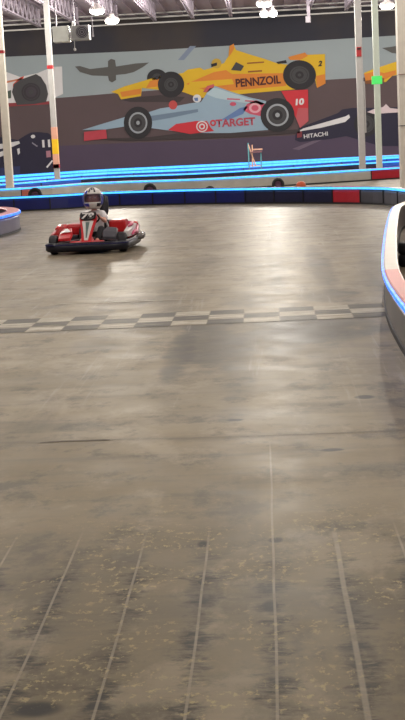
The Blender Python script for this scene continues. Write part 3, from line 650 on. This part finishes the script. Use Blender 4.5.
# number plate
cpl = pb + (pt - pb) * .84 + pn * .035
ex = Vector((1, 0, 0)); bm = B()
pts = [cpl + ex * x_ * 1 + pd * z_ for x_, z_ in [(-.135, .02), (-.12, .07), (.12, .075), (.138, .03), (.12, -.045), (.05, -.075), (-.06, -.075), (-.125, -.04)]]
loft(bm, [pts, [p + pn * .012 for p in pts]]); plate = obj('number_plate', bm, KBK, kart)
mt = Matrix((ex, pd, pn)).transposed().to_4x4(); mt.translation = cpl + pn * .015 - ex * .10 - pd * .055
text_mesh('plate_number', '78', KW, plate, mt, .20, .115, .03, .003, .1)
# side pods, front covers
def pod(name, xs, ys, zs, m, bev=.03, rz=0, par=kart):
    bm = B(); box(bm, ((xs[0] + xs[1]) / 2, (ys[0] + ys[1]) / 2, (zs[0] + zs[1]) / 2), (xs[1] - xs[0], ys[1] - ys[0], zs[1] - zs[0]), rotz(rz), bev); return obj(name, bm, m, par)
pl_ = pod('side_pod', (-.46, -.20), (-.05, .42), (.22, .385), KR, .04)
pr_ = pod('side_pod', (.22, .50), (.18, .50), (.22, .41), KR, .03)
pod('vent', (.24, .50), (.06, .16), (.12, .24), KG, .02)
pod('vent', (-.48, -.24), (-.20, -.06), (.12, .24), KG, .02)
for s in (-1, 1):
    bm = B(); loft(bm, [[Vector((s * x_, y_, z_)) for x_, y_, z_ in q] for q in [
        [(.56, -.50, .2), (.64, -.46, .2), (.63, -.46, .27), (.57, -.50, .28)],
        [(.55, -.1, .2), (.67, -.1, .2), (.65, -.1, .30), (.57, -.1, .33)],
        [(.55, .35, .2), (.67, .35, .2), (.66, .35, .34), (.57, .35, .36)]]]); sp_ = obj('side_panel', bm, KW if s > 0 else KR, kart)
    bm = B(); tube(bm, [(s * .672, -.3, .22), (s * .68, -.05, .25), (s * .68, .15, .23), (s * .68, .33, .31)], [.012, .03, .035, .02], 8); tube(bm, [(s * .60, -.2, .33), (s * .62, .1, .345), (s * .60, .34, .36)], [.01, .025, .02], 8); obj('fender_graphic', bm, KP if s > 0 else KR, sp_, True)
    # rear fender arch
    bm = B(); secs = []
    for k in range(9):
        t = math.radians(-20 + 200 * k / 8); r_ = .19
        c_ = Vector((0, .62 - r_ * math.cos(t), .15 + r_ * math.sin(t)))
        d_ = Vector((0, -math.cos(t), math.sin(t)))
        secs.append([c_ + Vector((s * .38, 0, 0)), c_ + Vector((s * .635, 0, 0)), c_ + Vector((s * .635, 0, 0)) + d_ * .02, c_ + Vector((s * .38, 0, 0)) + d_ * .02])
    loft(bm, secs); fe = obj('rear_fender', bm, KR, kart, False)
    bm = B()
    for dz in (0, .07): box(bm, (s * .5, .42 + dz * .8, .28 + dz), (.16 - dz, .02, .05), rotx(-.7), .005)
    obj('fender_graphic', bm, KP if s > 0 else KW, fe)
    bm = B(); box(bm, (s * .655, .62, .235), (.012, .2, .12), None, .004); obj('fender_graphic', bm, KW, fe)
    # front mudguard
    bm = B(); loft(bm, [[Vector((s * x_, y_, z_)) for x_, y_, z_ in q] for q in [
        [(.26, -.76, .19), (.47, -.72, .19), (.46, -.72, .22), (.27, -.76, .23)],
        [(.24, -.62, .26), (.47, -.58, .25), (.46, -.58, .28), (.25, -.62, .30)],
        [(.28, -.42, .30), (.46, -.40, .30), (.44, -.40, .33), (.29, -.42, .35)]]]); fm = obj('front_fender', bm, KR if s < 0 else KG, kart)
    bm = B(); v = [bm.verts.new((s * x_, y_, z_)) for x_, y_, z_ in [(.27, -.63, .305), (.46, -.59, .292), (.36, -.42, .345)]]
    v2 = [bm.verts.new(q.co + Vector((0, -.004, .006))) for q in v]; bm.faces.new(v); bm.faces.new(v2[::-1])
    for k in range(3): bm.faces.new((v[k], v[(k + 1) % 3], v2[(k + 1) % 3], v2[k]))
    obj('fender_graphic', bm, KW, fm) if s < 0 else bm.free()
bm = B(); tube(bm, [(.66, .3, .14), (.72, .5, .15), (.70, .75, .15), (.6, .92, .15)], [.03, .05, .05, .04], 10); obj('bumper_corner', bm, CLR, kart, True)
bm = B(); tube(bm, [(-.5, .93, .2), (.5, .93, .2)], .03, 10); obj('rear_bar', bm, CHR, kart)
# seat (bucket), engine, steering
SY = .16
bm = B(); secs = []
for z_, hw, yb, yf in [(.09, .17, .34, -.12), (.16, .20, .38, -.14), (.24, .21, .42, .06), (.32, .19, .46, .26), (.38, .16, .48, .36)]:
    o_ = [(-hw, yf), (-hw, yb - .06), (-hw * .6, yb), (hw * .6, yb), (hw, yb - .06), (hw, yf)]
    i_ = [(hw - .02, yf), (hw - .02, yb - .07), (hw * .55, yb - .02), (-hw * .55, yb - .02), (-hw + .02, yb - .07), (-hw + .02, yf)]
    secs.append([Vector((x_, y_, z_)) for x_, y_ in o_ + i_])
loft(bm, secs); seat = obj('seat', bm, KBK, kart, True)
bm = B(); box(bm, (0, .1, .085), (.34, .46, .02)); obj('seat_base', bm, KBK, seat)
eng = pod('engine', (-.18, .2), (.56, .84), (.17, .40), KG, .03)
bm = B()
for k in range(6): box(bm, (0, .70, .22 + k * .03), (.44, .2, .008))
obj('cooling_fins', bm, CHR, eng)
wc_ = Vector((0, -.235, .475)); wn = Vector((0, .62, .78)).normalized(); wx, wy = Vector((1, 0, 0)), Vector((0, .78, -.62)).normalized()
bm = B(); tube(bm, [wc_ + wx * .135 * math.cos(t * math.pi / 12) + wy * .12 * math.sin(t * math.pi / 12) for t in range(24)], .014, 8, True); sw = obj('steering_wheel', bm, KBK, kart, True)
bm = B()
for t in (0, math.pi, math.pi / 2): tube(bm, [wc_, wc_ + wx * .13 * math.cos(t) + wy * .115 * math.sin(t)], .009, 6)
obj('wheel_spokes', bm, CHR, sw)
bm = B(); tube(bm, [wc_, (0, -.45, .16)], .014, 8); obj('steering_column', bm, CHR, kart)

# ---------------------------------------------------------------- the driver (small child)
SKIN = mat('skin', (226, 172, 150), .5, var=.04); SHIRT = mat('white_tshirt', (244, 242, 244), .8, var=.04); PANT = mat('black_leggings', (28, 28, 34), .8); HAIR = mat('dark_brown_hair', (26, 24, 34), .5, scale=30, var=.3)
drv = empty('person', (kp.x, kp.y, 0), math.radians(-3)); drv.scale = (.93, .88, 1); drv.location.x -= .005; tag(drv, 'small driver in white tee and white-blue helmet gripping the kart wheel', 'person')
def skin_obj(name, verts, edges, m, parent, root=0, sub=2):
    me = bpy.data.meshes.new(name); me.from_pydata([v[0] for v in verts], edges, []); me.materials.append(m)
    o = bpy.data.objects.new(name, me); C.objects.link(o)
    if parent: o.parent = parent
    sk = o.modifiers.new('skin', 'SKIN'); 
    if not me.skin_vertices: me.attributes  # created by the modifier below
    for i, v in enumerate(verts):
        sv = me.skin_vertices[0].data[i]; r = v[1]; sv.radius = (r, r) if not isinstance(r, tuple) else r; sv.use_root = (i == root)
    sk.use_smooth_shade = True; ss = o.modifiers.new('sub', 'SUBSURF'); ss.levels = sub; ss.render_levels = sub
    return o
HC = Vector((0, .11, .735))    # head centre
V = []; E = []
def nv(p, r, parent=None):
    V.append((Vector(p), r)); 
    if parent is not None: E.append((parent, len(V) - 1))
    return len(V) - 1
pel = nv((0, .20, .17), (.10, .085)); bel = nv((0, .21, .27), (.09, .075), pel); che = nv((0, .19, .42), (.105, .08), bel); upc = nv((0, .17, .50), (.085, .065), che)
nk = nv((0, .155, .56), .038, upc); nv((0, .14, .61), .038, nk)
HANDS = []
for s in (-1, 1):
    sh = nv((s * .115, .16, .505), .042, upc)
    el = nv((s * .185, .0, .385) if s < 0 else (s * .195, -.01, .40), .030, sh)
    wr = nv((s * .135, -.17, .475), .020, el)
    pm_ = nv((s * .128, -.215, .492), (.024, .014), wr)
    HANDS.append((s, pm_))
    # five unequal fingers closed over the wheel rim
    for k, (dl, ln) in enumerate([(-.022, .030), (-.008, .034), (.007, .032), (.021, .026)]):
        c0 = Vector((s * (.128 + dl * .35), -.232, .492 + dl)); f1 = nv(c0 + Vector((0, -.014, .014)), .0078, pm_)
        f2 = nv(c0 + Vector((-s * .004, -.014 - ln * .5, .008)), .0072, f1); nv(c0 + Vector((-s * .006, -.008 - ln * .4, -.012)), .0062, f2)
    t1 = nv((s * .105, -.205, .500), .009, pm_); nv((s * .088, -.225, .492), .008, t1)
    hp = nv((s * .07, .16, .17), .07, pel); kn = nv((s * .15, -.16, .31), .050, hp); an = nv((s * .12, -.47, .16), .030, kn); hl = nv((s * .12, -.50, .125), .030, an); nv((s * .12, -.61, .16), .024, hl)
body = skin_obj('body', V, E, SKIN, drv)
def sub_skin(name, pts, m, par=drv): # pts: list of (pos, r, parent)
    global V, E
    V, E = [], []
    for p, r, q in pts: nv(p, r, q)
    return skin_obj(name, V, E, m, par)
sub_skin('tshirt', [((0, .20, .20), (.14, .10), None), ((0, .21, .29), (.14, .095), 0), ((0, .19, .42), (.15, .098), 1), ((0, .17, .505), (.10, .08), 2), ((0, .158, .545), (.055, .05), 3),
    ((-.12, .155, .505), .058, 3), ((-.165, .06, .43), .050, 5), ((.13, .155, .505), .062, 3), ((.19, .05, .43), .056, 7)], SHIRT)
sub_skin('leggings', [((0, .20, .165), (.11, .09), None), ((-.07, .14, .17), .08, 0), ((-.15, -.16, .315), .060, 1), ((-.12, -.46, .165), .040, 2), ((.07, .14, .17), .08, 0), ((.15, -.16, .315), .060, 4), ((.12, -.46, .165), .040, 5)], PANT)
for s in (-1, 1):
    bm = B(); loft(bm, [[Vector((s * .12 + x_, y_, z_)) for x_, z_ in [(-w_, z0), (-w_, z1), (-w_ * .5, z1 + .012), (w_ * .5, z1 + .012), (w_, z1), (w_, z0)]] for y_, w_, z0, z1 in [(-.45, .032, .09, .15), (-.53, .036, .09, .16), (-.60, .036, .10, .15), (-.65, .026, .11, .14)]])
    obj('shoe', bm, KW, drv)
# head with a face, inside the helmet
def ellip(bm, c_, r3, nu=20, nv_=14, rot=None):
    t = bmesh.new(); bmesh.ops.create_uvsphere(t, u_segments=nu, v_segments=nv_, radius=1)
    for v in t.verts:
        p = Vector((v.co.x * r3[0], v.co.y * r3[1], v.co.z * r3[2])); v.co = (rot @ p if rot else p) + Vector(c_)
    me = bpy.data.meshes.new('t'); t.to_mesh(me); t.free(); bm.from_mesh(me); bpy.data.meshes.remove(me)
HR = Matrix.Diagonal((1.24, 1.24, 1.13)) @ rotz(math.radians(4)) @ rotx(math.radians(-2))
def hp_(p): return HR @ Vector(p) + HC
bm = B(); ellip(bm, HC, (.075, .088, .105), rot=HR)
ellip(bm, hp_((0, -.088, -.012)), (.011, .014, .018), 10, 8, HR); ellip(bm, hp_((0, -.070, -.055)), (.032, .022, .018), 12, 8, HR)
for s in (-1, 1): ellip(bm, hp_((s * .076, .0, -.01)), (.008, .018, .028), 8, 8, HR)
face = obj('head', bm, SKIN, drv, True)
for s in (-1, 1):
    bm = B(); ellip(bm, hp_((s * .030, -.080, .012)), (.012, .008, .008), 10, 8, HR); e = obj('eye', bm, KW, face, True)
bm = B(); ellip(bm, hp_((0, -.090, -.05)), (.020, .005, .006), 10, 6, HR); obj('mouth', bm, mat('lips', (170, 80, 80), .5), face, True)
# helmet shell: sphere-like grid with the eye port left open
def shell(a0, a1, e0, e1, r, z_sq, n=28, k=16, skip=None, thick=.012, chin=True):
    bm = B(); vs = {}
    def pos(i, j, rr):
        az = math.radians(a0 + (a1 - a0) * i / n); el = math.radians(e0 + (e1 - e0) * j / k)
        x_ = rr * .93 * math.cos(el) * math.sin(az); y_ = -rr * 1.10 * math.cos(el) * math.cos(az); z_ = rr * 1.06 * math.sin(el)
        if chin and z_ < 0: 
            y_ -= .035 * (-z_ / rr) * max(0, math.cos(az)) ; z_ *= 1.12
        return hp_((x_, y_, z_))
    fs = []
    for i in range(n):
        for j in range(k):
            az = a0 + (a1 - a0) * (i + .5) / n; el = e0 + (e1 - e0) * (j + .5) / k
            if skip and skip(az, el): continue
            q = []
            for ii, jj in ((i, j), (i + 1, j), (i + 1, j + 1), (i, j + 1)):
                key = (ii, jj)
                if key not in vs: vs[key] = bm.verts.new(pos(ii, jj, r))
                q.append(vs[key])
            bm.faces.new(q)
    bmesh.ops.remove_doubles(bm, verts=bm.verts[:], dist=.0006)
    bmesh.ops.recalc_face_normals(bm, faces=bm.faces[:])
    return bm
port = lambda az, el: abs(az) < 58 and -16 < el < 24
bm = shell(-180, 180, -52, 90, .138, 1, 36, 24, port)
hm = obj('helmet', bm, KW, drv, True); sd = hm.modifiers.new('solid', 'SOLIDIFY'); sd.thickness = .014; sd.offset = -1
HBL = mat('helmet_blue', (36, 52, 168), .3, coat=.4); HBK = mat('helmet_black', (26, 26, 34), .3)
def patch(name, a0, a1, e0, e1, m, r=.1405, n=8, k=8, al=1, skip=None):
    bm = shell(a0, a1, e0, e1, r, 1, n, k, skip); o = obj(name, bm, m, hm, True); s_ = o.modifiers.new('solid', 'SOLIDIFY'); s_.thickness = .003; s_.offset = -1; return o
patch('helmet_graphic', -120, -59, -36, 34, HBL); patch('helmet_graphic', 60, 115, -30, 22, HBL)
patch('helmet_graphic', -26, -14, 34, 80, HBK, n=4); patch('helmet_graphic', 14, 26, 34, 80, HBK, n=4); patch('helmet_graphic', -8, 8, 50, 84, HBK, n=4)
patch('helmet_graphic', -58, -20, -36, -20, HBL); patch('helmet_graphic', 30, 58, -36, -20, HBK)
patch('helmet_graphic', -60, -34, 26, 44, HBL, n=5)
vis = patch('visor', -58, 58, -16, 24, mat('tinted_visor', (70, 60, 96), .08, alpha=.28), .136, 16, 8)
# long dark hair falling behind the shoulder on the image's right side
bm = B()
for k in range(11):
    a_ = k / 10; x0 = .03 + .10 * a_; dy = random.uniform(-.02, .02)
    tube(bm, [hp_((x0 * .6, .13, .03 + .06 * (1 - a_))), hp_((.06 + x0 * .75, .15 + dy, .05 - .05 * a_)), hp_((.085 + .075 * a_, .13 + dy, -.07)), hp_((.09 + .07 * a_, .09 + dy, -.17)), hp_((.10 + .045 * a_, .06 + dy, -.25 - .03 * random.random()))], [.02, .026, .026, .022, .006], 8)
obj('hair', bm, HAIR, drv, True)
